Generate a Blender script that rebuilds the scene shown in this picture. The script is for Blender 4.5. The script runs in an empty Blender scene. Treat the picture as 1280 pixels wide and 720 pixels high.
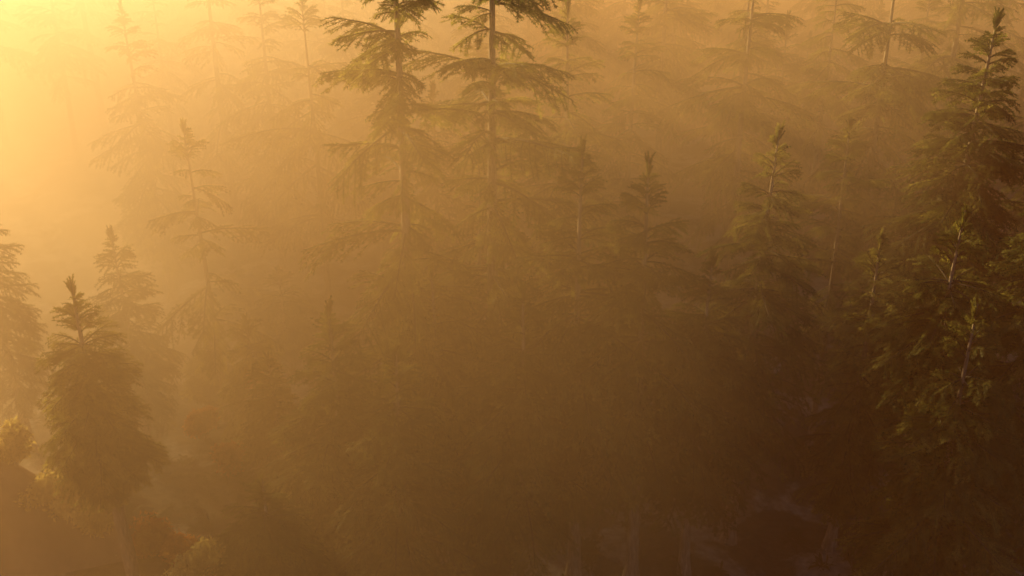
import bpy, math, random
import numpy as np

R = math.radians
scene = bpy.context.scene
col = scene.collection

# ------------------------------------------------------------------ camera
CAM_H, PITCH, LENS, SENSOR = 30.0, R(24.0), 35.0, 36.0
F = 1280 * LENS / SENSOR
cam_d = bpy.data.cameras.new('camera')
cam_d.lens, cam_d.sensor_width = LENS, SENSOR
cam_d.clip_start, cam_d.clip_end = 0.1, 4000
cam = bpy.data.objects.new('camera', cam_d)
cam.location = (0, 0, CAM_H)
cam.rotation_euler = (math.pi / 2 - PITCH, 0, 0)
col.objects.link(cam)
scene.camera = cam


def ray(px, py):
    u, v = (px - 640) / F, (360 - py) / F
    return np.array([u, math.cos(PITCH) + v * math.sin(PITCH), -math.sin(PITCH) + v * math.cos(PITCH)])


def at(px, py, Y):
    """point in the place at forward distance Y that the photo shows near (px, py)"""
    d = ray(px, py)
    return np.array([0, 0, CAM_H]) + d * (Y / d[1])


def on_ground(px, py, z=0.0):
    d = ray(px, py)
    return np.array([0, 0, CAM_H]) + d * ((z - CAM_H) / d[2])


def ground_z(x, y):
    x, y = np.asarray(x, float), np.asarray(y, float)
    return (0.45 * np.sin(x * 0.11 + 1.3) * np.cos(y * 0.083 + 0.4) + 0.25 * np.sin(x * 0.23 + y * 0.19)
            + 0.12 * np.sin(x * 0.61 - y * 0.47 + 2.0))


# ------------------------------------------------------------------ helpers
def tag(o, label=None, cat=None, group=None, kind=None):
    if label: o['label'] = label
    if cat: o['category'] = cat
    if group: o['group'] = group
    if kind: o['kind'] = kind
    return o


def mesh_from(name, V, faces_by_mat, mats, smooth=False):
    """faces_by_mat: list of int arrays (n, 3 or 4), one per material"""
    me = bpy.data.meshes.new(name)
    loops, starts, totals, midx = [], [], [], []
    off = 0
    for mi, Fs in enumerate(faces_by_mat):
        for Fa in (Fs if isinstance(Fs, list) else [Fs]):
            if Fa is None or len(Fa) == 0: continue
            n, k = Fa.shape
            loops.append(Fa.ravel()); starts.append(off + np.arange(n) * k)
            totals.append(np.full(n, k)); midx.append(np.full(n, mi)); off += n * k
    loops = np.concatenate(loops).astype(np.int32)
    starts = np.concatenate(starts).astype(np.int32)
    totals = np.concatenate(totals).astype(np.int32)
    midx = np.concatenate(midx).astype(np.int32)
    me.vertices.add(len(V)); me.vertices.foreach_set('co', np.asarray(V, np.float32).ravel())
    me.loops.add(len(loops)); me.loops.foreach_set('vertex_index', loops)
    me.polygons.add(len(starts))
    me.polygons.foreach_set('loop_start', starts); me.polygons.foreach_set('loop_total', totals)
    me.polygons.foreach_set('material_index', midx)
    if smooth: me.polygons.foreach_set('use_smooth', np.ones(len(starts), bool))
    for m in mats: me.materials.append(m)
    me.update(calc_edges=True)
    return me


def link(name, data, parent=None):
    o = bpy.data.objects.new(name, data)
    col.objects.link(o)
    if parent is not None: o.parent = parent
    return o


def tube(P, rad, sides=6, cap=True):
    """vertices and quads of a tapered tube along the points P"""
    P = np.asarray(P, float); n = len(P)
    T = np.gradient(P, axis=0); T /= np.linalg.norm(T, axis=1)[:, None] + 1e-9
    ref = np.where(np.abs(T[:, 2:3]) > 0.9, np.array([[1.0, 0, 0]]), np.array([[0, 0, 1.0]]))
    A = np.cross(T, ref); A /= np.linalg.norm(A, axis=1)[:, None] + 1e-9
    B = np.cross(T, A)
    a = np.arange(sides) * 2 * math.pi / sides
    rad = np.asarray(rad, float)
    if rad.ndim == 1: rad = rad[:, None]
    V = P[:, None, :] + rad[:, :, None] * (np.cos(a)[None, :, None] * A[:, None, :] + np.sin(a)[None, :, None] * B[:, None, :])
    i = np.arange(n - 1)[:, None] * sides; j = np.arange(sides)[None, :]; k = (j + 1) % sides
    Q = np.stack([i + j, i + k, i + sides + k, i + sides + j], -1).reshape(-1, 4)
    return V.reshape(-1, 3), Q


# ------------------------------------------------------------------ materials
def new_mat(name):
    m = bpy.data.materials.new(name); m.use_nodes = True
    nt = m.node_tree; nt.nodes.clear()
    return m, nt, nt.nodes.new('ShaderNodeOutputMaterial')


def noise(nt, scale, detail=4, rough=0.55, coord='Object', dist=0.0):
    tc = nt.nodes.new('ShaderNodeTexCoord'); n = nt.nodes.new('ShaderNodeTexNoise')
    n.inputs['Scale'].default_value = scale; n.inputs['Detail'].default_value = detail
    n.inputs['Roughness'].default_value = rough; n.inputs['Distortion'].default_value = dist
    nt.links.new(tc.outputs[coord], n.inputs['Vector'])
    return n


def ramp(nt, fac, stops):
    r = nt.nodes.new('ShaderNodeValToRGB'); e = r.color_ramp.elements
    while len(e) > 1: e.remove(e[-1])
    e[0].position, e[0].color = stops[0][0], (*stops[0][1], 1)
    for p, c in stops[1:]:
        x = e.new(p); x.color = (*c, 1)
    nt.links.new(fac, r.inputs['Fac'])
    return r


def leaf_mat(name, dark, mid, light, trans=0.5, scale=0.9, gloss=0.02):
    m, nt, out = new_mat(name)
    n = noise(nt, scale, 5)
    oi = nt.nodes.new('ShaderNodeObjectInfo')
    ad = nt.nodes.new('ShaderNodeMath'); ad.operation = 'MULTIPLY_ADD'
    ad.inputs[1].default_value = 0.16; nt.links.new(oi.outputs['Random'], ad.inputs[0]); nt.links.new(n.outputs['Fac'], ad.inputs[2])
    sb = nt.nodes.new('ShaderNodeMath'); sb.operation = 'SUBTRACT'; sb.inputs[1].default_value = 0.08
    nt.links.new(ad.outputs[0], sb.inputs[0])
    r = ramp(nt, sb.outputs[0], [(0.34, dark), (0.50, mid), (0.66, light)])
    d = nt.nodes.new('ShaderNodeBsdfDiffuse'); t = nt.nodes.new('ShaderNodeBsdfTranslucent'); g = nt.nodes.new('ShaderNodeBsdfGlossy')
    g.inputs['Roughness'].default_value = 0.45
    nt.links.new(r.outputs[0], d.inputs['Color']); nt.links.new(r.outputs[0], t.inputs['Color'])
    m1 = nt.nodes.new('ShaderNodeMixShader'); m1.inputs[0].default_value = trans
    nt.links.new(d.outputs[0], m1.inputs[1]); nt.links.new(t.outputs[0], m1.inputs[2])
    m2 = nt.nodes.new('ShaderNodeMixShader'); m2.inputs[0].default_value = gloss
    nt.links.new(m1.outputs[0], m2.inputs[1]); nt.links.new(g.outputs[0], m2.inputs[2])
    nt.links.new(m2.outputs[0], out.inputs['Surface'])
    return m


def bark_mat(name, c0, c1, c2):
    m, nt, out = new_mat(name)
    n = noise(nt, 2.2, 6, 0.65)
    mp = nt.nodes.new('ShaderNodeMapping'); mp.inputs['Scale'].default_value = (5, 5, 0.7)
    l = n.inputs['Vector'].links[0].from_socket
    nt.links.new(l, mp.inputs['Vector']); nt.links.new(mp.outputs[0], n.inputs['Vector'])
    r = ramp(nt, n.outputs['Fac'], [(0.3, c0), (0.5, c1), (0.7, c2)])
    b = nt.nodes.new('ShaderNodeBsdfPrincipled'); b.inputs['Roughness'].default_value = 0.85
    bp = nt.nodes.new('ShaderNodeBump'); bp.inputs['Strength'].default_value = 0.8; bp.inputs['Distance'].default_value = 0.05
    nt.links.new(n.outputs['Fac'], bp.inputs['Height']); nt.links.new(bp.outputs[0], b.inputs['Normal'])
    nt.links.new(r.outputs[0], b.inputs['Base Color']); nt.links.new(b.outputs[0], out.inputs['Surface'])
    return m


M = {}
M['needles'] = leaf_mat('fir_needles', (0.05, 0.06, 0.012), (0.17, 0.172, 0.036), (0.40, 0.36, 0.08), trans=0.62, gloss=0.015)
M['autumn'] = leaf_mat('autumn_leaves', (0.28, 0.09, 0.015), (0.48, 0.17, 0.03), (0.62, 0.32, 0.06), trans=0.5, scale=1.6)
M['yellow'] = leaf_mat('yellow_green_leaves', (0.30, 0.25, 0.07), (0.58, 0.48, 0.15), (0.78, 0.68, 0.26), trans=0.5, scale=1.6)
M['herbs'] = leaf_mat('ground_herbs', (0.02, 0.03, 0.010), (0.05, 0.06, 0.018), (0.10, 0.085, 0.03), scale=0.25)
M['twig'] = bark_mat('dark_twig_bark', (0.022, 0.016, 0.010), (0.045, 0.032, 0.02), (0.08, 0.06, 0.04))
M['bark'] = bark_mat('grey_brown_bark', (0.11, 0.08, 0.06), (0.25, 0.19, 0.14), (0.48, 0.40, 0.32))


def rock_mat(name, c0, c1, c2, scale=0.8):
    m, nt, out = new_mat(name)
    n = noise(nt, scale, 9, 0.6, dist=0.4)
    r = ramp(nt, n.outputs['Fac'], [(0.35, c0), (0.52, c1), (0.68, c2)])
    b = nt.nodes.new('ShaderNodeBsdfPrincipled'); b.inputs['Roughness'].default_value = 0.9
    bp = nt.nodes.new('ShaderNodeBump'); bp.inputs['Strength'].default_value = 0.6; bp.inputs['Distance'].default_value = 0.15
    nt.links.new(n.outputs['Fac'], bp.inputs['Height']); nt.links.new(bp.outputs[0], b.inputs['Normal'])
    nt.links.new(r.outputs[0], b.inputs['Base Color']); nt.links.new(b.outputs[0], out.inputs['Surface'])
    return m


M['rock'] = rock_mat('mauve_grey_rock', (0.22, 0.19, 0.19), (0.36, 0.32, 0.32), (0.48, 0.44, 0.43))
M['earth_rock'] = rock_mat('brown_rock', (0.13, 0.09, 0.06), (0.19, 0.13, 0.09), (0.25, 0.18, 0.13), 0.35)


def ground_mat():
    m, nt, out = new_mat('forest_floor')
    big = noise(nt, 0.22, 6, 0.6, dist=0.5); fine = noise(nt, 2.4, 8, 0.7)
    lit = ramp(nt, fine.outputs['Fac'], [(0.32, (0.022, 0.016, 0.010)), (0.5, (0.055, 0.042, 0.024)), (0.68, (0.11, 0.08, 0.05))])
    pale = ramp(nt, fine.outputs['Fac'], [(0.32, (0.13, 0.11, 0.11)), (0.5, (0.23, 0.205, 0.205)), (0.68, (0.35, 0.32, 0.32))])
    mask = ramp(nt, big.outputs['Fac'], [(0.50, (0, 0, 0)), (0.58, (1, 1, 1))])
    mx = nt.nodes.new('ShaderNodeMix'); mx.data_type = 'RGBA'
    nt.links.new(mask.outputs[0], mx.inputs[0]); nt.links.new(lit.outputs[0], mx.inputs[6]); nt.links.new(pale.outputs[0], mx.inputs[7])
    b = nt.nodes.new('ShaderNodeBsdfPrincipled'); b.inputs['Roughness'].default_value = 0.95
    bp = nt.nodes.new('ShaderNodeBump'); bp.inputs['Strength'].default_value = 0.7; bp.inputs['Distance'].default_value = 0.2
    nt.links.new(fine.outputs['Fac'], bp.inputs['Height']); nt.links.new(bp.outputs[0], b.inputs['Normal'])
    nt.links.new(mx.outputs[2], b.inputs['Base Color']); nt.links.new(b.outputs[0], out.inputs['Surface'])
    return m


M['ground'] = ground_mat()

# ------------------------------------------------------------------ fir boughs
def make_bough(L, seed, rise, droop, upturn):
    """one flat bough: a curved limb with finger-like side twigs, every twig lined with needles.
    returns V, wood quads list, needle tris"""
    g = np.random.default_rng(seed)
    n = 9; t = np.linspace(0, 1, n)
    side_bend = g.uniform(-0.08, 0.08)
    def axis(t):
        t = np.asarray(t, float)
        return np.stack([L * t * (1 - 0.04 * t), L * side_bend * t ** 2, L * (rise * t - droop * t ** 2 + upturn * t ** 4)], -1)
    Vs, Qs, off = [], [], 0
    r0 = 0.012 + 0.011 * L
    v, q = tube(axis(t), r0 * (1 - t) ** 0.8 + 0.006, 5); Vs.append(v); Qs.append(q); off += len(v)
    S0, S1 = [], []                                       # needle bearing segments
    sp = 0.15 + 0.045 * L
    s, sgn = 0.10 * L + 0.05, 1
    wmax = 0.47 * L ** 0.8 + 0.06
    while s < L * 0.97:
        tt = s / L
        prof = min(1.0, (1 - tt) * 1.7 + 0.26) * min(1.0, tt * 2.0 + 0.34)
        ln = wmax * prof * g.uniform(0.7, 1.15)
        p = axis(tt); d = axis(min(1, tt + .03)) - axis(max(0, tt - .03)); d /= np.linalg.norm(d)
        w = np.cross([0, 0, 1], d); w /= np.linalg.norm(w)
        a = R(g.uniform(32, 58))
        u = d * math.cos(a) + w * sgn * math.sin(a) + np.array([0, 0, g.uniform(-0.46, 0.10)])
        u /= np.linalg.norm(u)
        k = 4; lt = np.linspace(0, 1, k)[:, None]
        pts = p + u * ln * lt + np.array([0, 0, -0.30 * ln]) * lt ** 2 + d * 0.12 * ln * lt ** 2
        v, q = tube(pts, np.linspace(0.010, 0.004, k) * (0.6 + 0.2 * L), 3); Vs.append(v); Qs.append(q + off); off += len(v)
        for i in range(k - 1): S0.append(pts[i]); S1.append(pts[i + 1])
        if ln > 0.62:                                      # side twigs on the side twigs
            m = int(ln / 0.27)
            for j in range(1, m):
                f = j / m
                for s2 in (-1, 1):
                    if g.random() < 0.2: continue
                    b = pts[0] + (pts[-1] - pts[0]) * f
                    w2 = np.cross([0, 0, 1], u)
                    u2 = u * 0.72 + w2 * s2 * 0.62 + np.array([0, 0, g.uniform(-0.25, 0.08)])
                    l2 = 0.42 * ln * (1 - f * 0.75) * g.uniform(0.7, 1.1)
                    S0.append(b); S1.append(b + u2 * l2)
        s += sp * g.uniform(0.35, 0.65); sgn = -sgn
    for i in range(3, n - 1): S0.append(axis(t[i])); S1.append(axis(t[i + 1]))
    S0, S1 = np.array(S0), np.array(S1)
    D = S1 - S0; ln = np.linalg.norm(D, axis=1); D /= ln[:, None]
    cnt = np.maximum(3, (ln / 0.036).astype(int))
    idx = np.repeat(np.arange(len(S0)), cnt)
    pos = (np.arange(len(idx)) - np.repeat(np.cumsum(cnt) - cnt, cnt) + g.random(len(idx))) / cnt[idx]
    tri_v = []
    for sgn in (-1, 1):
        d = D[idx]; W = np.cross(np.array([0, 0, 1.0]), d); W /= np.linalg.norm(W, axis=1)[:, None] + 1e-6
        tilt = g.normal(0, 0.55, len(idx))
        U = np.cross(d, W)
        sidev = W * np.cos(tilt)[:, None] * sgn + U * (np.sin(tilt))[:, None]
        P = S0[idx] + d * (pos * ln[idx])[:, None]
        nl = (g.uniform(0.105, 0.175, len(idx)) * (0.62 + 0.38 * min(1.0, L / 1.6)) * (1.12 - 0.35 * pos))[:, None]
        hw = 0.021
        tip = P + (d * 0.66 + sidev * 0.75) * nl
        tri_v.append(np.stack([P - d * hw, P + d * hw, tip], 1))
    # pointed ends
    e = S1; w = np.cross(np.array([0, 0, 1.0]), D); w /= np.linalg.norm(w, axis=1)[:, None] + 1e-6
    tri_v.append(np.stack([e - w * 0.03 - D * 0.03, e + w * 0.03 - D * 0.03, e + D * 0.07], 1))
    T = np.concatenate(tri_v).reshape(-1, 3)
    wood = np.concatenate(Qs)
    tris = np.arange(len(T)).reshape(-1, 3) + off
    return np.concatenate(Vs + [T]), wood, tris


SIZES = (0.45, 0.9, 1.6, 2.5, 3.4, 4.4)
LIB = {}
for si, L in enumerate(SIZES):
    for k in range(4):
        LIB[(si, k)] = make_bough(L, 100 + si * 10 + k, (0.10, 0.16, 0.05, 0.20)[k], (0.30, 0.42, 0.26, 0.50)[k], (0.06, 0.12, 0.03, 0.10)[k])


def make_shoot(seed):
    """one upright leader shoot: a thin stem thickly lined with short needles"""
    g = np.random.default_rng(seed); L = 0.5
    t = np.linspace(0, 1, 5)[:, None]
    b = g.uniform(-0.05, 0.05, 2)
    P = np.concatenate([L * t, b[0] * t ** 2, b[1] * t ** 2], 1)
    V, Q = tube(P, np.linspace(0.014, 0.005, 5), 4)
    n = 110; u = g.random(n) ** 0.9; a = g.uniform(0, 6.283, n)
    base = np.stack([L * u, b[0] * u ** 2, b[1] * u ** 2], -1)
    d = np.stack([np.full(n, 0.75), 0.7 * np.cos(a), 0.7 * np.sin(a)], -1)
    w = np.stack([np.zeros(n), -np.sin(a), np.cos(a)], -1) * 0.014
    T = np.stack([base - w, base + w, base + d * (0.11 - 0.03 * u)[:, None]], 1).reshape(-1, 3)
    return np.concatenate([V, T]), Q, np.arange(len(T)).reshape(-1, 3) + len(V)


SHOOT = len(SIZES)
for k in range(4): LIB[(SHOOT, k)] = make_shoot(900 + k)
LIB_MESH = {}


def bough_mesh(key):
    if key not in LIB_MESH:
        V, Q, T = LIB[key]
        LIB_MESH[key] = mesh_from('bough', V, [Q, T], [M['twig'], M['needles']])
    return LIB_MESH[key]


def plan_boughs(h, Rmax, seed, clear, full, gap, per, tuft, el_top=55, el_low=-14, skew=0.0, pw=0.85, wild=0.0):
    """list of (key, z, azimuth, elevation, scale, roll): where the boughs sit on a stem of height h"""
    g = random.Random(seed); out = []
    # leader tuft: short shoots, almost upright
    z = h - 0.42
    while z > h - tuft:
        f = (h - z) / tuft
        for i in range(4):
            out.append((SHOOT, g.randrange(4), z, g.uniform(0, 6.28), R(g.uniform(62, 80)), g.uniform(0.75, 1.1), 0))
        z -= 0.10
    zz = z
    while zz > z - 1.5 * tuft:                            # young boughs, still rising steeply
        f = (z - zz) / (1.5 * tuft)
        for i in range(4):
            q = 1 if f > 0.45 else 0
            out.append((q, g.randrange(4), zz, g.uniform(0, 6.28), R(62 - 26 * f + g.uniform(-10, 10)), (0.9, 0.8)[q] * g.uniform(0.8, 1.15) + 0.35 * f, g.uniform(-.4, .4)))
        zz -= 0.26
    tuft = h - zz
    z = h - tuft - g.uniform(0.2, 0.5)
    a0 = g.uniform(0, 6.28)
    while z > clear * h:
        d = h - z
        f = min(1.0, d / (full * h))
        r = Rmax * f ** pw
        low = max(0.0, (d / h - full) / max(0.05, 1 - clear - full))
        r *= 1 - 0.35 * low ** 2
        el = el_top + (el_low - el_top) * min(1, f ** 0.55)
        npt = per if r > 1.0 else per + 1
        main = g.uniform(0, 6.28)
        if wild: npt = max(2, int(per * g.uniform(0.45, 1.45)))
        for i in range(npt):
            if g.random() < 0.08: continue
            az = a0 + i * 6.283 / npt + g.uniform(-0.5, 0.5)
            rr = r * g.uniform(0.62, 1.22) * (1 + skew * math.cos(az)) * (1 + wild * 0.55 * math.cos(az - main))
            if rr < 0.3: rr = 0.3
            si = min(range(len(SIZES)), key=lambda q: abs(SIZES[q] - rr))
            out.append((si, g.randrange(4), z + g.uniform(-0.22, 0.22) * gap, az, R(el + g.uniform(-13, 13) * (1 + wild) - wild * 6), rr / SIZES[si], g.uniform(-0.25, 0.25)))
        a0 += 0.9
        z -= gap * g.uniform(0.65 - 0.3 * wild, 1.35 + 0.35 * wild) * (0.55 + 0.45 * f)
    return out


def rot(az, el, roll):
    ca, sa, ce, se, cr, sr = math.cos(az), math.sin(az), math.cos(el), math.sin(el), math.cos(roll), math.sin(roll)
    Rx = np.array([[1, 0, 0], [0, cr, -sr], [0, sr, cr]])
    Ry = np.array([[ce, 0, -se], [0, 1, 0], [se, 0, ce]])
    Rz = np.array([[ca, -sa, 0], [sa, ca, 0], [0, 0, 1]])
    return Rz @ Ry @ Rx


def stem_axis(h, seed, bend):
    g = random.Random(seed + 77); p1, p2 = g.uniform(0, 6.28), g.uniform(0, 6.28)
    def f(z):
        t = np.asarray(z, float) / h
        return np.stack([bend * np.sin(t * 3.1 + p1) - bend * math.sin(p1), bend * np.sin(t * 2.6 + p2) - bend * math.sin(p2)], -1)
    return f


def crown_mesh(h, plan, ax):
    Vs, Qs, Ts, off = [], [], [], 0
    for si, k, z, az, el, sc, roll in plan:
        V, Q, T = LIB[(si, k)]
        xy = ax(z)
        W = (V * sc) @ rot(az, el, roll).T + np.array([xy[0], xy[1], z])
        Vs.append(W); Qs.append(Q + off); Ts.append(T + off); off += len(V)
    return mesh_from('crown', np.concatenate(Vs), [np.concatenate(Qs), np.concatenate(Ts)], [M['twig'], M['needles']])


def trunk_mesh(h, r0, seed, ax, clear):
    g = np.random.default_rng(seed + 5)
    n = 28; z = np.concatenate([[-0.6], np.linspace(0, h - 0.1, n)])
    t = np.clip(z / h, 0, 1)
    rad = r0 * (1 - t) ** 0.85 + 0.018 + r0 * 0.55 * np.exp(-np.maximum(z, 0) / 0.5)
    sides = 12
    a = np.arange(sides) * 6.283 / sides
    fl = 1 + 0.10 * np.sin(a * 3 + g.uniform(0, 6))[None, :] * (1 - t[:, None]) + g.normal(0, 0.03, (len(z), sides))
    P = np.concatenate([ax(z), z[:, None]], 1)
    V, Q = tube(P, rad[:, None] * fl, sides)
    Vs, Qs, off = [V], [Q], len(V)
    # bare dead snags below and between the living boughs
    for i in range(16):
        zz = g.uniform(0.18, 0.85) * h; az = g.uniform(0, 6.28); ln = g.uniform(0.4, 1.5) * (1 - 0.6 * zz / h)
        b = np.array([*ax(zz), zz]); d = np.array([math.cos(az), math.sin(az), g.uniform(-0.35, 0.1)])
        tt = np.linspace(0, 1, 4)[:, None]
        v, q = tube(b + d * ln * tt + np.array([0, 0, -0.2 * ln]) * tt ** 2 + g.normal(0, 0.02, (4, 3)), np.linspace(0.022, 0.006, 4), 4)
        Vs.append(v); Qs.append(q + off); off += len(v)
    return mesh_from('trunk', np.concatenate(Vs), [np.concatenate(Qs)], [M['bark']], smooth=True)


CAT = 'fir tree'


def fir(name, x, y, h, Rmax, seed, label, group=None, clear=0.3, full=0.5, gap=0.5, per=6, tuft=0.9, r0=None, bend=0.12,
        parts=False, lean=(0, 0), rz=0.0, **kw):
    """a fir: an Empty at its foot with the trunk and the crown (or every single bough) as children"""
    root = link(name, None)
    root.location = (x, y, float(ground_z(x, y))); root.rotation_euler = (lean[0], lean[1], rz)
    tag(root, label, CAT, group)
    ax = stem_axis(h, seed, bend)
    plan = plan_boughs(h, Rmax, seed, clear, full, gap, per, tuft, **kw)
    link('trunk', trunk_mesh(h, r0 or 0.012 * h + 0.03, seed, ax, clear), root)
    if parts:
        tip = [b for b in plan if b[2] > h - 2.5 * tuft - 0.1]
        rest = [b for b in plan if b[2] <= h - 2.5 * tuft - 0.1]
        if tip: link('crown_tip', crown_mesh(h, tip, ax), root)
        big, small = rest[:], []
        if len(big) > 92:
            big.sort(key=lambda b: -b[0] * 10 - b[5]); small = big[92:]; big = big[:92]
        for si, k, z, az, el, sc, roll in big:
            b = link('bough', bough_mesh((si, k)), root)
            xy = ax(z); b.location = (xy[0], xy[1], z)
            b.rotation_mode = 'XYZ'; b.rotation_euler = (roll, -el, az); b.scale = (sc, sc, sc)
        if small: link('crown', crown_mesh(h, small, ax), root)
    else:
        link('crown', crown_mesh(h, plan, ax), root)
    return root


def copy_tree(o, label, group=None):
    c = o.copy(); col.objects.link(c); c['label'] = label
    if group: c['group'] = group
    elif 'group' in c: del c['group']
    for ch in o.children:
        k = ch.copy(); col.objects.link(k); k.parent = c
    return c


def foot(px, py, Y):
    p = at(px, py, Y); return float(p[0]), float(Y)


def top_at(px, py, Y):
    p = at(px, py, Y); x = float(p[0])
    return x, float(Y), float(p[2] - ground_z(x, Y))


# ------------------------------------------------------------------ the setting
def build_ground():
    a = np.concatenate([np.linspace(0, 90, 61), np.geomspace(92, 1500, 40)])
    xs = np.concatenate([-a[:0:-1], a]); ys = np.concatenate([-np.geomspace(1500, 20, 24), np.linspace(-18, 130, 100), np.geomspace(134, 1500, 30)])
    X, Y = np.meshgrid(xs, ys)
    Z = ground_z(X, Y)
    V = np.stack([X, Y, Z], -1).reshape(-1, 3); nx, ny = len(xs), len(ys)
    i = np.arange(ny - 1)[:, None] * nx; j = np.arange(nx - 1)[None, :]
    Q = np.stack([i + j, i + j + 1, i + nx + j + 1, i + nx + j], -1).reshape(-1, 4)
    tag(link('ground', mesh_from('ground', V, [Q], [M['ground']], smooth=True)), 'dark forest floor with pale grey bare patches', None, None, 'structure')


build_ground()


def build_undergrowth():
    g = np.random.default_rng(9)
    n = 2600
    Y = 24 + 80 * g.random(n) ** 1.5; X = (g.random(n) * 2 - 1) * (Y * 0.62 + 6)
    keep = (np.sin(X * 0.35 + 1) * np.cos(Y * 0.31) + 0.4 * np.sin(X * 0.9 + Y * 0.7)) > -0.15
    X, Y = X[keep], Y[keep]; Z = ground_z(X, Y)
    per = 26
    n = len(X); idx = np.repeat(np.arange(n), per); m = len(idx)
    az = g.uniform(0, 6.283, m); ln = g.uniform(0.25, 0.75, m) * np.repeat(g.uniform(0.6, 1.5, n), per); el = g.uniform(0.25, 1.25, m)
    base = np.stack([X[idx], Y[idx], Z[idx] - 0.03], -1) + np.stack([g.normal(0, .16, m), g.normal(0, .16, m), np.zeros(m)], -1)
    d = np.stack([np.cos(az) * np.cos(el), np.sin(az) * np.cos(el), np.sin(el)], -1)
    w = np.stack([-np.sin(az), np.cos(az), g.normal(0, .3, m)], -1) * (0.045 + 0.03 * g.random(m))[:, None]
    mid = base + d * (ln * 0.6)[:, None]; tip = base + d * ln[:, None] + np.stack([np.zeros(m), np.zeros(m), -0.25 * ln], -1)
    V = np.stack([base, mid - w, tip, mid + w], 1).reshape(-1, 3)
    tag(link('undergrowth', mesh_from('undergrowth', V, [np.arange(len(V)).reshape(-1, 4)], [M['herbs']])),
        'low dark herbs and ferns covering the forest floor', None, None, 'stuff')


build_undergrowth()

# ------------------------------------------------------------------ mist (a real volume of scattering air that the camera stands in)
def mist_mat(name, color, scatter, g1, g2, share, absorb):
    """homogeneous air: two scattering lobes (a forward and a wider one) and some absorption of green and blue"""
    m, nt, out = new_mat(name)
    last = None
    for dens, g in ((scatter * (1 - share), g1), (scatter * share, g2)):
        n = nt.nodes.new('ShaderNodeVolumeScatter'); n.inputs['Color'].default_value = (*color, 1)
        n.inputs['Density'].default_value = dens; n.inputs['Anisotropy'].default_value = g
        if last is None: last = n
        else:
            a = nt.nodes.new('ShaderNodeAddShader'); nt.links.new(last.outputs[0], a.inputs[0]); nt.links.new(n.outputs[0], a.inputs[1]); last = a
    c = nt.nodes.new('ShaderNodeVolumeAbsorption'); c.inputs['Color'].default_value = color + (1,) if len(color) == 3 else color
    c.inputs['Density'].default_value = absorb
    a = nt.nodes.new('ShaderNodeAddShader'); nt.links.new(last.outputs[0], a.inputs[0]); nt.links.new(c.outputs[0], a.inputs[1])
    nt.links.new(a.outputs[0], out.inputs['Volume'])
    m.cycles.homogeneous_volume = True
    return m


def prism(name, foot_pts, z0, z1, mat):
    n = len(foot_pts)
    V = np.array([[x, y, z0] for x, y in foot_pts] + [[x, y, z1] for x, y in foot_pts], float)
    me = bpy.data.meshes.new(name)
    me.from_pydata(V.tolist(), [], [list(range(n))[::-1], list(range(n, 2 * n))] + [[i, (i + 1) % n, n + (i + 1) % n, n + i] for i in range(n)])
    me.materials.append(mat); me.update()
    return link(name, me)


def build_mist():
    thin = mist_mat('brown_haze', HAZE_C, HAZE_D, 0.55, 0.36, 0.5, HAZE_D)
    tag(prism('mist', [(-900, -900), (900, -900), (900, 900), (-900, 900)], -4, 26.0, thin), 'brown golden haze filling the whole forest', None, None, 'stuff')
    bank = mist_mat('light_tinted_mist', BANK_C, BANK_D, 0.48, 0.32, 0.5, BANK_D)  # added bank: its tint and outline carry the brighter light on the left
    tag(prism('added_mist_bank', [(-17, 13), (-5, 13), (2.5, 18.5), (0.85 * 783, 800), (0, 850), (-420, 820)], -3.5, 25.5, bank),
        'added golden mist bank standing in for brighter light over the left and far forest', None, None, 'stuff')
    glow = mist_mat('glow_tinted_mist', GLOW_C, GLOW_D, 0.40, 0.26, 0.5, GLOW_D)  # added pale bank: sun glow of the upper left put into mist colour
    tag(prism('added_mist_bank', [(-28.6, 36.5), (-15, 36.5), (2, 80), (-10, 220), (-140, 790), (-405, 790)], -3.0, 25.0, glow),
        'added thick mist tinted pale as the sun glow over the upper left forest', None, None, 'stuff')


HAZE_C, HAZE_D = (0.98, 0.42, 0.20), 0.0032
BANK_C, BANK_D = (0.996, 0.72, 0.45), 0.0110
GLOW_C, GLOW_D = (0.998, 0.97, 0.88), 0.0180
build_mist()

# ------------------------------------------------------------------ rocks
def rock(name, x, y, size, seed, label, mat, group=None, squash=(1, 1, 0.62)):
    g = np.random.default_rng(seed)
    nu, nv = 40, 22
    u = np.linspace(0, 2 * math.pi, nu, endpoint=False); v = np.linspace(0.02, math.pi - 0.02, nv)
    U, W = np.meshgrid(u, v)
    d = np.stack([np.sin(W) * np.cos(U), np.sin(W) * np.sin(U), np.cos(W)], -1)
    r = np.ones_like(U)
    for _ in range(9):
        n = g.normal(size=3); n /= np.linalg.norm(n)
        c = g.uniform(0.62, 0.92); q = d @ n
        r = np.minimum(r, np.where(q > 0.05, c / np.maximum(q, 0.05), 9))
    for k in range(1, 5):
        n = g.normal(size=3) * 2.2 * k
        r += 0.05 / k * np.sin(d @ n + g.uniform(0, 6))
    V = (d * r[..., None] * np.array(squash) * size).reshape(-1, 3)
    i = np.arange(nv - 1)[:, None] * nu; j = np.arange(nu)[None, :]; k = (j + 1) % nu
    Q = np.stack([i + j, i + nu + j, i + nu + k, i + k], -1).reshape(-1, 4)
    o = link(name, mesh_from(name, V, [Q], [mat], smooth=True))
    o.location = (x, y, float(ground_z(x, y)) + 0.18 * size); o.rotation_euler = (0, 0, g.uniform(0, 6))
    return tag(o, label, 'rock', group)


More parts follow.
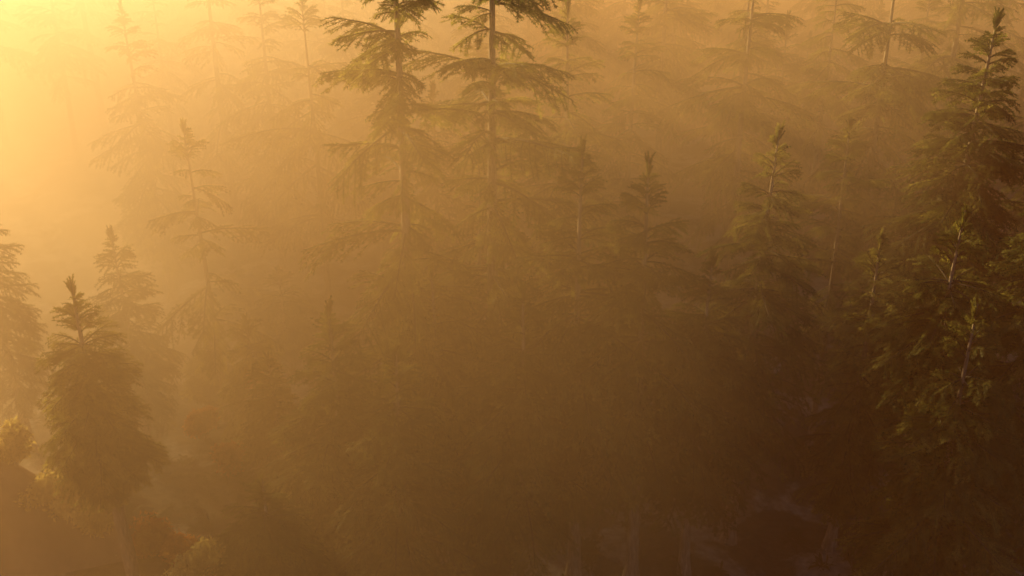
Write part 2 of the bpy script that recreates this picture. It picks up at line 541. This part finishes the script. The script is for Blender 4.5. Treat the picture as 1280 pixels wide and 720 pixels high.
BOULDERS = [
    (884, 352, 0.9, 'small pale boulder in a gap between young firs, highest of the scatter'),
    (900, 470, 1.3, 'broad pale grey boulder on the dark floor right of the lower middle'),
    (848, 545, 1.5, 'largest mauve grey boulder at the dim foot of the middle firs'),
    (960, 462, 1.0, 'blocky grey boulder between the two pale patches in the lower right'),
    (1108, 452, 1.2, 'low rounded grey boulder beside the bare leaning trunk on the right'),
    (1196, 418, 1.4, 'pale boulder at the far right among dark firs'),
    (850, 622, 0.8, 'small dim boulder nearest the bottom edge of the photo'),
]
for i, (px, py, s, lab) in enumerate(BOULDERS):
    p = on_ground(px, py); rock('boulder', p[0], p[1], s, 40 + i, lab, M['rock'], 'boulders on the forest floor')


def outcrop():
    """a smooth shaded rock slope: its crest climbs to the left, its steep face looks towards the viewer"""
    g = np.random.default_rng(3)
    xs = np.linspace(-40, -14.5, 60); ys = np.linspace(29.5, 52, 46)
    X, Y = np.meshgrid(xs, ys)
    crest = np.clip((-16.0 - X) * 0.78, 0, 5.6) * np.clip((X + 33) / 8, 0, 1)
    yc = 37.0 + 0.10 * (X + 22)
    front = np.clip((Y - (yc - 1.2 - 0.45 * crest)) / (1.2 + 0.45 * crest), 0, 1)
    back = np.clip(1 - (Y - yc) / (1.2 + 0.25 * crest), 0, 1)
    s = np.where(Y < yc, front, back); s = s * s * (3 - 2 * s)
    Z = ground_z(X, Y) - 0.5 + crest * s + s * 0.18 * (np.sin(X * 1.1 + Y * .4) + 0.6 * np.sin(X * 2.3 - Y * 1.7)) + 0.35 * (s > 0) * s
    V = np.stack([X, Y, Z], -1).reshape(-1, 3); nx, ny = len(xs), len(ys)
    i = np.arange(ny - 1)[:, None] * nx; j = np.arange(nx - 1)[None, :]
    Q = np.stack([i + j, i + j + 1, i + nx + j + 1, i + nx + j], -1).reshape(-1, 4)
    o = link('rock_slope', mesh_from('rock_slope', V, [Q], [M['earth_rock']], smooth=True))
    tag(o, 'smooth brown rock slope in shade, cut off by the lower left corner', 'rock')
    def hz(x, y):
        i = int(np.argmin(np.abs(xs - x))); j = int(np.argmin(np.abs(ys - y)))
        return float(Z[j, i])
    return hz


rock_z = outcrop()

# ------------------------------------------------------------------ leafy bushes
def bush_meshes(seed, w, h, mat, n=2600, leaf=0.085):
    g = np.random.default_rng(seed)
    lobes = [(g.normal(0, 0.36, 2) * w * 0.5, g.uniform(0.35, 0.9) * h, g.uniform(0.22, 0.42) * w) for _ in range(9)]
    P = []
    for c, z, r in lobes:
        k = n // 9
        d = g.normal(size=(k, 3)); d /= np.linalg.norm(d, axis=1)[:, None]
        q = np.array([c[0], c[1], z]) + d * (r * (0.55 + 0.5 * g.random(k)))[:, None] * np.array([1, 1, 0.8])
        P.append(q)
    P = np.concatenate(P); P = P[P[:, 2] > 0.08]
    m = len(P)
    a = g.normal(size=(m, 3)); a[:, 2] -= 0.4; a /= np.linalg.norm(a, axis=1)[:, None]
    b = np.cross(a, g.normal(size=(m, 3))); b /= np.linalg.norm(b, axis=1)[:, None]
    s = (leaf * g.uniform(0.7, 1.5, m))[:, None]
    V = np.stack([P, P + a * s + b * s * .55, P + a * s * 2.2, P + a * s - b * s * .55], 1).reshape(-1, 3)
    leaves = mesh_from('leaves', V, [np.arange(len(V)).reshape(-1, 4)], [mat])
    Vs, Qs, off = [], [], 0
    for c, z, r in lobes:
        t = np.linspace(0, 1, 6)[:, None]
        v, q = tube(np.array([0, 0, -0.1]) * (1 - t) + np.array([c[0], c[1], z]) * t + np.array([c[0], c[1], 0]) * 0.2 * np.sin(t * 3.14) + g.normal(0, .02, (6, 3)),
                    np.linspace(0.035, 0.008, 6), 5)
        Vs.append(v); Qs.append(q + off); off += len(v)
    return leaves, mesh_from('stem', np.concatenate(Vs), [np.concatenate(Qs)], [M['bark']], smooth=True)


def bush(px, py, Y, w, h, mat, seed, label, group, leaf=0.085, on_rock=False, name='bush', n=2600):
    x, y = foot(px, py, Y)
    z = rock_z(x, y) if on_rock else float(ground_z(x, y))
    o = link(name, None); o.location = (x, y, z - 0.05)
    tag(o, label, 'bush', group)
    lv, st = bush_meshes(seed, w, h, mat, n, leaf)
    link('leaves', lv, o); link('stem', st, o)
    return o


G1, G2 = 'sunlit bushes along the crest of the rock slope', 'autumn bushes under the lower left firs'
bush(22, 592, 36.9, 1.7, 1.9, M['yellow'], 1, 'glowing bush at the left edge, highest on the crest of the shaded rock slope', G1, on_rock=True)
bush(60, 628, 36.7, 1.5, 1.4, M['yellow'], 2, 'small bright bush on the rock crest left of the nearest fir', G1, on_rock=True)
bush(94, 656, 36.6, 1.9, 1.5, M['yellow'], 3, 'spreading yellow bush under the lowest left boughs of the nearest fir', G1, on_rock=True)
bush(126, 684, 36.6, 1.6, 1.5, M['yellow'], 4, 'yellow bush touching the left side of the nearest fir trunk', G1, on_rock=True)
bush(194, 702, 36.8, 1.9, 1.5, M['autumn'], 5, 'rusty bush just right of the nearest fir trunk at the bottom edge', G2)
bush(226, 708, 36.2, 1.6, 1.3, M['autumn'], 6, 'orange brown bush between the rusty one and the yellow leafy one', G2)
bush(297, 604, 44.0, 1.7, 2.0, M['autumn'], 7, 'red orange bush above the tip of the dome shaped young fir', G2)
bush(262, 572, 47.0, 1.5, 1.8, M['autumn'], 8, 'reddish bush up and left of the dome shaped young fir', G2)
bush(358, 600, 45.0, 1.6, 2.0, M['autumn'], 9, 'orange bush up and right of the dome shaped young fir', G2)
bush(330, 560, 52.0, 1.6, 1.8, M['autumn'], 10, 'faint orange bush farthest back of the autumn bushes', G2)
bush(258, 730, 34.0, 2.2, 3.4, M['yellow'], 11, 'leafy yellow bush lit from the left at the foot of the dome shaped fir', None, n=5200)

# ------------------------------------------------------------------ the firs one can tell apart
HG = 'firs that stand out from the mist'
# (kind, how it is placed, options)
x, y, h = top_at(95, 345, 33.0)
fir('fir_tree', x, y, h, 2.35, 11, 'dense bushy fir nearest the viewer, whole crown and thick trunk at the lower left', HG, clear=0.45, full=0.42, gap=0.34, per=8, r0=0.30, parts=False, pw=0.7)
x, y, h = top_at(138, 283, 46.0)
fir('fir_tree', x, y, h, 3.0, 12, 'hazy narrow fir whose tip rises just behind the nearest fir', HG, clear=0.2, full=0.6, gap=0.5, per=6)
x, y, h = top_at(234, 150, 49.0)
fir('fir_tree', x, y, h, 3.8, 13, 'slender pale fir with a thin bare top stem, left of the pair of tall firs', HG, clear=0.3, full=0.55, gap=1.9, per=5, parts=True, wild=0.9, r0=0.18, el_top=35, tuft=0.8)
x, y = foot(392, 150, 60.0)
fir('fir_tree', x, y, 22.4, 4.2, 14, 'pale fir with tiered boughs standing close left of the tall pair', HG, clear=0.3, full=0.5, gap=2.1, per=6, parts=True, wild=0.9, r0=0.22)
x, y = foot(278, 120, 74.0)
fir('fir_tree', x, y, 25.5, 4.6, 15, 'ghostly tall fir in the glow, its bough arching left near the top edge', HG, clear=0.35, full=0.5, gap=2.2, per=6)
x, y = foot(498, 180, 38.5)
fir('fir_tree', x, y, 31.0, 3.5, 16, 'left one of the two tall dark firs, long low boughs sweeping left', HG, clear=0.22, full=0.5, gap=1.0, per=8, parts=True, wild=0.95, r0=0.33, skew=-0.1, el_low=-8)
x, y = foot(617, 150, 40.0)
fir('fir_tree', x, y, 31.5, 3.5, 17, 'right one of the two tall dark firs, straight trunk and ragged tiers of boughs', HG, clear=0.3, full=0.45, gap=1.2, per=8, parts=True, el_low=-6, wild=0.8, r0=0.34)
x, y, h = top_at(592, 165, 44.0)
fir('fir_tree', x, y, h, 2.6, 18, 'very thin young fir with a bare lit stem between the tall pair', HG, clear=0.3, full=0.6, gap=1.6, per=4, parts=True, r0=0.13, tuft=0.7)
x, y, h = top_at(735, 174, 36.0)
fir('fir_tree', x, y, h, 4.3, 19, 'young fir with a bristly pointed top just right of the tall pair', HG, clear=0.32, full=0.5, gap=1.0, per=7, parts=True, tuft=1.0, el_top=58)
x, y, h = top_at(820, 196, 35.5)
fir('fir_tree', x, y, h, 4.0, 20, 'young bristly topped fir with one sunlit bough hanging low on its left', HG, clear=0.38, full=0.5, gap=1.0, per=7, parts=True, tuft=1.0, el_top=55)
x, y, h = top_at(967, 156, 38.5)
fir('fir_tree', x, y, h, 3.9, 21, 'dark fir with a pale leaning stem near its tip, right of the bristly pair', HG, clear=0.3, full=0.5, gap=0.95, per=7, parts=True, tuft=0.9, lean=(0, R(1.5)))
x, y = foot(936, 90, 58.0)
fir('fir_tree', x, y, 25.0, 4.3, 22, 'tall fir with well spaced tiers right of centre, cut by the top edge', HG, clear=0.3, full=0.45, gap=1.6, per=7, parts=True, wild=0.9, r0=0.27)
x, y = foot(1110, 60, 56.0)
fir('fir_tree', x, y, 26.0, 4.6, 23, 'tall broad fir with wide flat boughs in the upper right, cut by the top edge', HG, clear=0.3, full=0.45, gap=1.6, per=7, parts=True, wild=0.9, r0=0.28)
x, y, h = top_at(1243, 12, 42.0)
fir('fir_tree', x, y, h, 4.6, 24, 'large dark fir with a pointed top in the upper right corner', HG, clear=0.22, full=0.55, gap=0.62, per=7)
x, y, h = top_at(1070, 145, 46.0)
fir('fir_tree', x, y, h, 3.6, 25, 'fir with a thin pale stem and yellow lit boughs below the tall broad fir', HG, clear=0.3, full=0.5, gap=0.95, per=5, parts=True, wild=0.9, r0=0.17)
x, y, h = top_at(1100, 288, 38.0)
fir('fir_tree', x, y, h, 2.6, 26, 'short dark fir with a tiny bristly tip low on the right', HG, clear=0.2, full=0.55, gap=0.6, per=6)
x, y, h = top_at(1330, 215, 33.0)
fir('fir_tree', x, y, h, 3.4, 27, 'fir at the right edge with a few yellow lit bough ends reaching into the picture', HG, clear=0.3, full=0.5, gap=0.55, per=6)
x, y, h = top_at(405, 372, 35.0)
fir('fir_tree', x, y, h, 3.6, 28, 'broad shaded fir low left of centre with a sun flecked tip', HG, clear=0.15, full=0.55, gap=0.5, per=7)
x, y, h = top_at(318, 600, 29.5)
fir('fir_tree', x, y, h, 2.7, 29, 'dome shaped young fir with a lit left rim at the bottom edge', HG, clear=0.1, full=0.5, gap=0.36, per=8, pw=0.6, tuft=0.5, el_top=40)
x, y, h = top_at(-52, 165, 45.0)
fir('fir_tree', x, y, h, 2.2, 30, 'fir cut in half by the left edge, only bough ends showing', HG, clear=0.2, full=0.5, gap=0.5, per=6)
x, y, h = top_at(1195, 262, 34.0)
fir('fir_tree', x, y, h, 3.4, 31, 'dark fir on a long bare leaning trunk under the upper right corner fir', HG, clear=0.6, full=0.3, gap=0.5, per=7, lean=(0, R(2)))
x, y = foot(845, 40, 84.0)
fir('fir_tree', x, y, 26.5, 4.4, 32, 'dim tall fir with a faint trunk between the tall pair and the tiered fir', HG, clear=0.35, full=0.5, gap=1.1, per=5)
x, y = foot(1031, 85, 70.0)
fir('fir_tree', x, y, 24.5, 3.2, 33, 'thin stemmed hazy fir between the two tall firs on the right, pale bark catching light', HG, clear=0.45, full=0.4, gap=1.3, per=4, r0=0.17)
x, y = foot(716, 20, 80.0)
fir('fir_tree', x, y, 27.5, 3.4, 34, 'faint fir with a thin lit stem right behind the tall pair', HG, clear=0.5, full=0.4, gap=1.2, per=4, r0=0.18)
for k, (px, py, Y, rr, lab) in enumerate([
        (540, 330, 37.0, 3.8, 'shadowed fir under the tall pair, almost lost in brown mist'),
        (650, 350, 34.5, 3.8, 'dim fir in deep shade below the bristly young firs'),
        (490, 430, 32.0, 3.2, 'lowest dim fir in the brown shade left of the middle'),
        (890, 310, 36.0, 3.4, 'murky fir in the shade between the second bristly fir and the dark one'),
        (1235, 380, 31.0, 3.4, 'blackish fir in the gloom above the lower right corner')]):
    x, y, h = top_at(px, py, Y)
    fir('fir_tree', x, y, h, rr, 50 + k, lab, 'shadowed firs in the lower half', clear=0.3, full=0.55, gap=0.5, per=6)

# ------------------------------------------------------------------ the many firs that dissolve in the mist
taken = [(o.location.x, o.location.y) for o in scene.objects if o.type == 'EMPTY' and o.get('category') == CAT]
rnd = random.Random(21)
PROTO = []
for k, (h, rr, kw) in enumerate([(24, 4.3, dict(gap=1.5, per=6, clear=0.3, wild=0.8)), (21, 3.6, dict(gap=0.9, per=6, clear=0.2, wild=0.4)),
                                 (26, 4.5, dict(gap=1.7, per=6, clear=0.35, wild=0.9)), (18, 3.3, dict(gap=0.8, per=6, clear=0.12)),
                                 (23, 3.8, dict(gap=1.3, per=6, clear=0.4, wild=0.6))]):
    PROTO.append(dict(seed=70 + k, h=h, rr=rr, kw=kw, obj=None))


def far_fir(x, y, label, group):
    p = rnd.choice(PROTO)
    if p['obj'] is None:
        p['obj'] = o = fir('fir_tree', x, y, p['h'], p['rr'], p['seed'], label, group, **p['kw'])
    else:
        o = copy_tree(p['obj'], label, group)
    o.location = (x, y, float(ground_z(x, y))); s = rnd.uniform(0.85, 1.12)
    o.scale = (s, s, s * rnd.uniform(0.94, 1.06)); o.rotation_euler = (rnd.uniform(-.02, .02), rnd.uniform(-.02, .02), rnd.uniform(0, 6.28))


def screen_x(x, y, z=18):
    d = y * math.cos(PITCH) + (CAM_H - z) * math.sin(PITCH)
    return 640 + F * x / d


FAR = []
tries = 0
while tries < 6000:
    tries += 1
    y = 50 + 85 * rnd.random() ** 0.8
    x = rnd.uniform(-1, 1) * (y * 0.60 + 8)
    mind = 6.2 + 0.02 * y
    if all((x - a) ** 2 + (y - b) ** 2 > mind ** 2 for a, b in taken):
        taken.append((x, y)); FAR.append((x, y))
for x, y in FAR:
    sx = screen_x(x, y)
    if sx < -60: continue
    if sx < -10 or sx > 1290:
        lab, gr = 'unseen narrow fir added past the left edge to cut the sun into beams', 'firs past the side edges'
    elif sx < 330:
        if rnd.random() < 0.5: continue
        lab, gr = 'ghostly fir all but dissolved in the glowing mist of the upper left', 'firs dissolved in the upper left glow'
    elif sx < 700:
        lab, gr = 'faint fir far behind the tall pair in golden mist', 'faint firs behind the tall pair'
    elif sx < 1000:
        lab, gr = 'faint fir in brown mist behind the tiered fir right of centre', 'faint firs behind the tiered fir'
    else:
        lab, gr = 'dim fir in brown mist behind the tall broad fir of the upper right', 'dim firs of the upper right'
    far_fir(x, y, lab, gr)
# small hazy firs filling the gap right of the nearest fir
for k, (px, py, Y, rr) in enumerate([(262, 400, 52, 2.3), (305, 395, 46, 2.2), (335, 440, 41, 2.0),                                      (345, 330, 58, 2.6), (290, 330, 64, 2.8)]):
    x, y, h = top_at(px, py, Y)
    fir('fir_tree', x, y, h, rr, 300 + k, 'small hazy fir in the glowing gap right of the nearest fir', 'small firs in the left gap', clear=0.08, full=0.6, gap=0.42, per=6, tuft=0.6)

# unseen narrow firs added on the left: their tips cut the sun into beams
for k, (x, y, h, rr) in enumerate([(-28, 22.5, 34, 1.3), (-29.5, 36, 35, 1.3)]):
    fir('fir_tree', x, y, h, rr, 200 + k, 'unseen narrow fir added past the left edge to cut the sun into beams', 'firs past the side edges', clear=0.35, full=0.35, gap=0.24, per=9)

# ------------------------------------------------------------------ light
SUN_AZ, SUN_EL = R(46.0), R(14.0)                      # to the left of the view direction, low
w = bpy.data.worlds.new('World'); scene.world = w; w.use_nodes = True
nt = w.node_tree; nt.nodes.clear()
out = nt.nodes.new('ShaderNodeOutputWorld'); bg = nt.nodes.new('ShaderNodeBackground'); sky = nt.nodes.new('ShaderNodeTexSky')
sky.sky_type = 'NISHITA'; sky.sun_disc = False; sky.sun_elevation = SUN_EL; sky.sun_rotation = -SUN_AZ
sky.dust_density = 1.0; sky.air_density = 1.2; sky.ozone_density = 3.0
bg.inputs['Strength'].default_value = 0.06
nt.links.new(sky.outputs[0], bg.inputs['Color']); nt.links.new(bg.outputs[0], out.inputs['Surface'])
sd = bpy.data.lights.new('sun', 'SUN'); sd.energy = 12.5; sd.angle = R(0.5); sd.color = (1.0, 0.71, 0.26)
sun = bpy.data.objects.new('sun', sd); col.objects.link(sun)
from mathutils import Vector
to_sun = Vector((-math.sin(SUN_AZ) * math.cos(SUN_EL), math.cos(SUN_AZ) * math.cos(SUN_EL), math.sin(SUN_EL)))
sun.rotation_euler = to_sun.to_track_quat('Z', 'Y').to_euler(); sun.location = to_sun * 200

# ------------------------------------------------------------------ render settings
scene.view_settings.view_transform = 'Standard'; scene.view_settings.look = 'None'
scene.view_settings.exposure = 0; scene.view_settings.gamma = 1
scene.render.engine = 'CYCLES'
cy = scene.cycles
cy.use_denoising = True; cy.denoiser = 'OPENIMAGEDENOISE'; cy.denoising_input_passes = 'RGB_ALBEDO'; cy.denoising_prefilter = 'ACCURATE'
cy.max_bounces = 4; cy.diffuse_bounces = 1; cy.glossy_bounces = 1; cy.transmission_bounces = 1; cy.volume_bounces = 0
cy.transparent_max_bounces = 8; cy.caustics_reflective = False; cy.caustics_refractive = False
cy.sample_clamp_indirect = 2.0
cy.use_adaptive_sampling = False
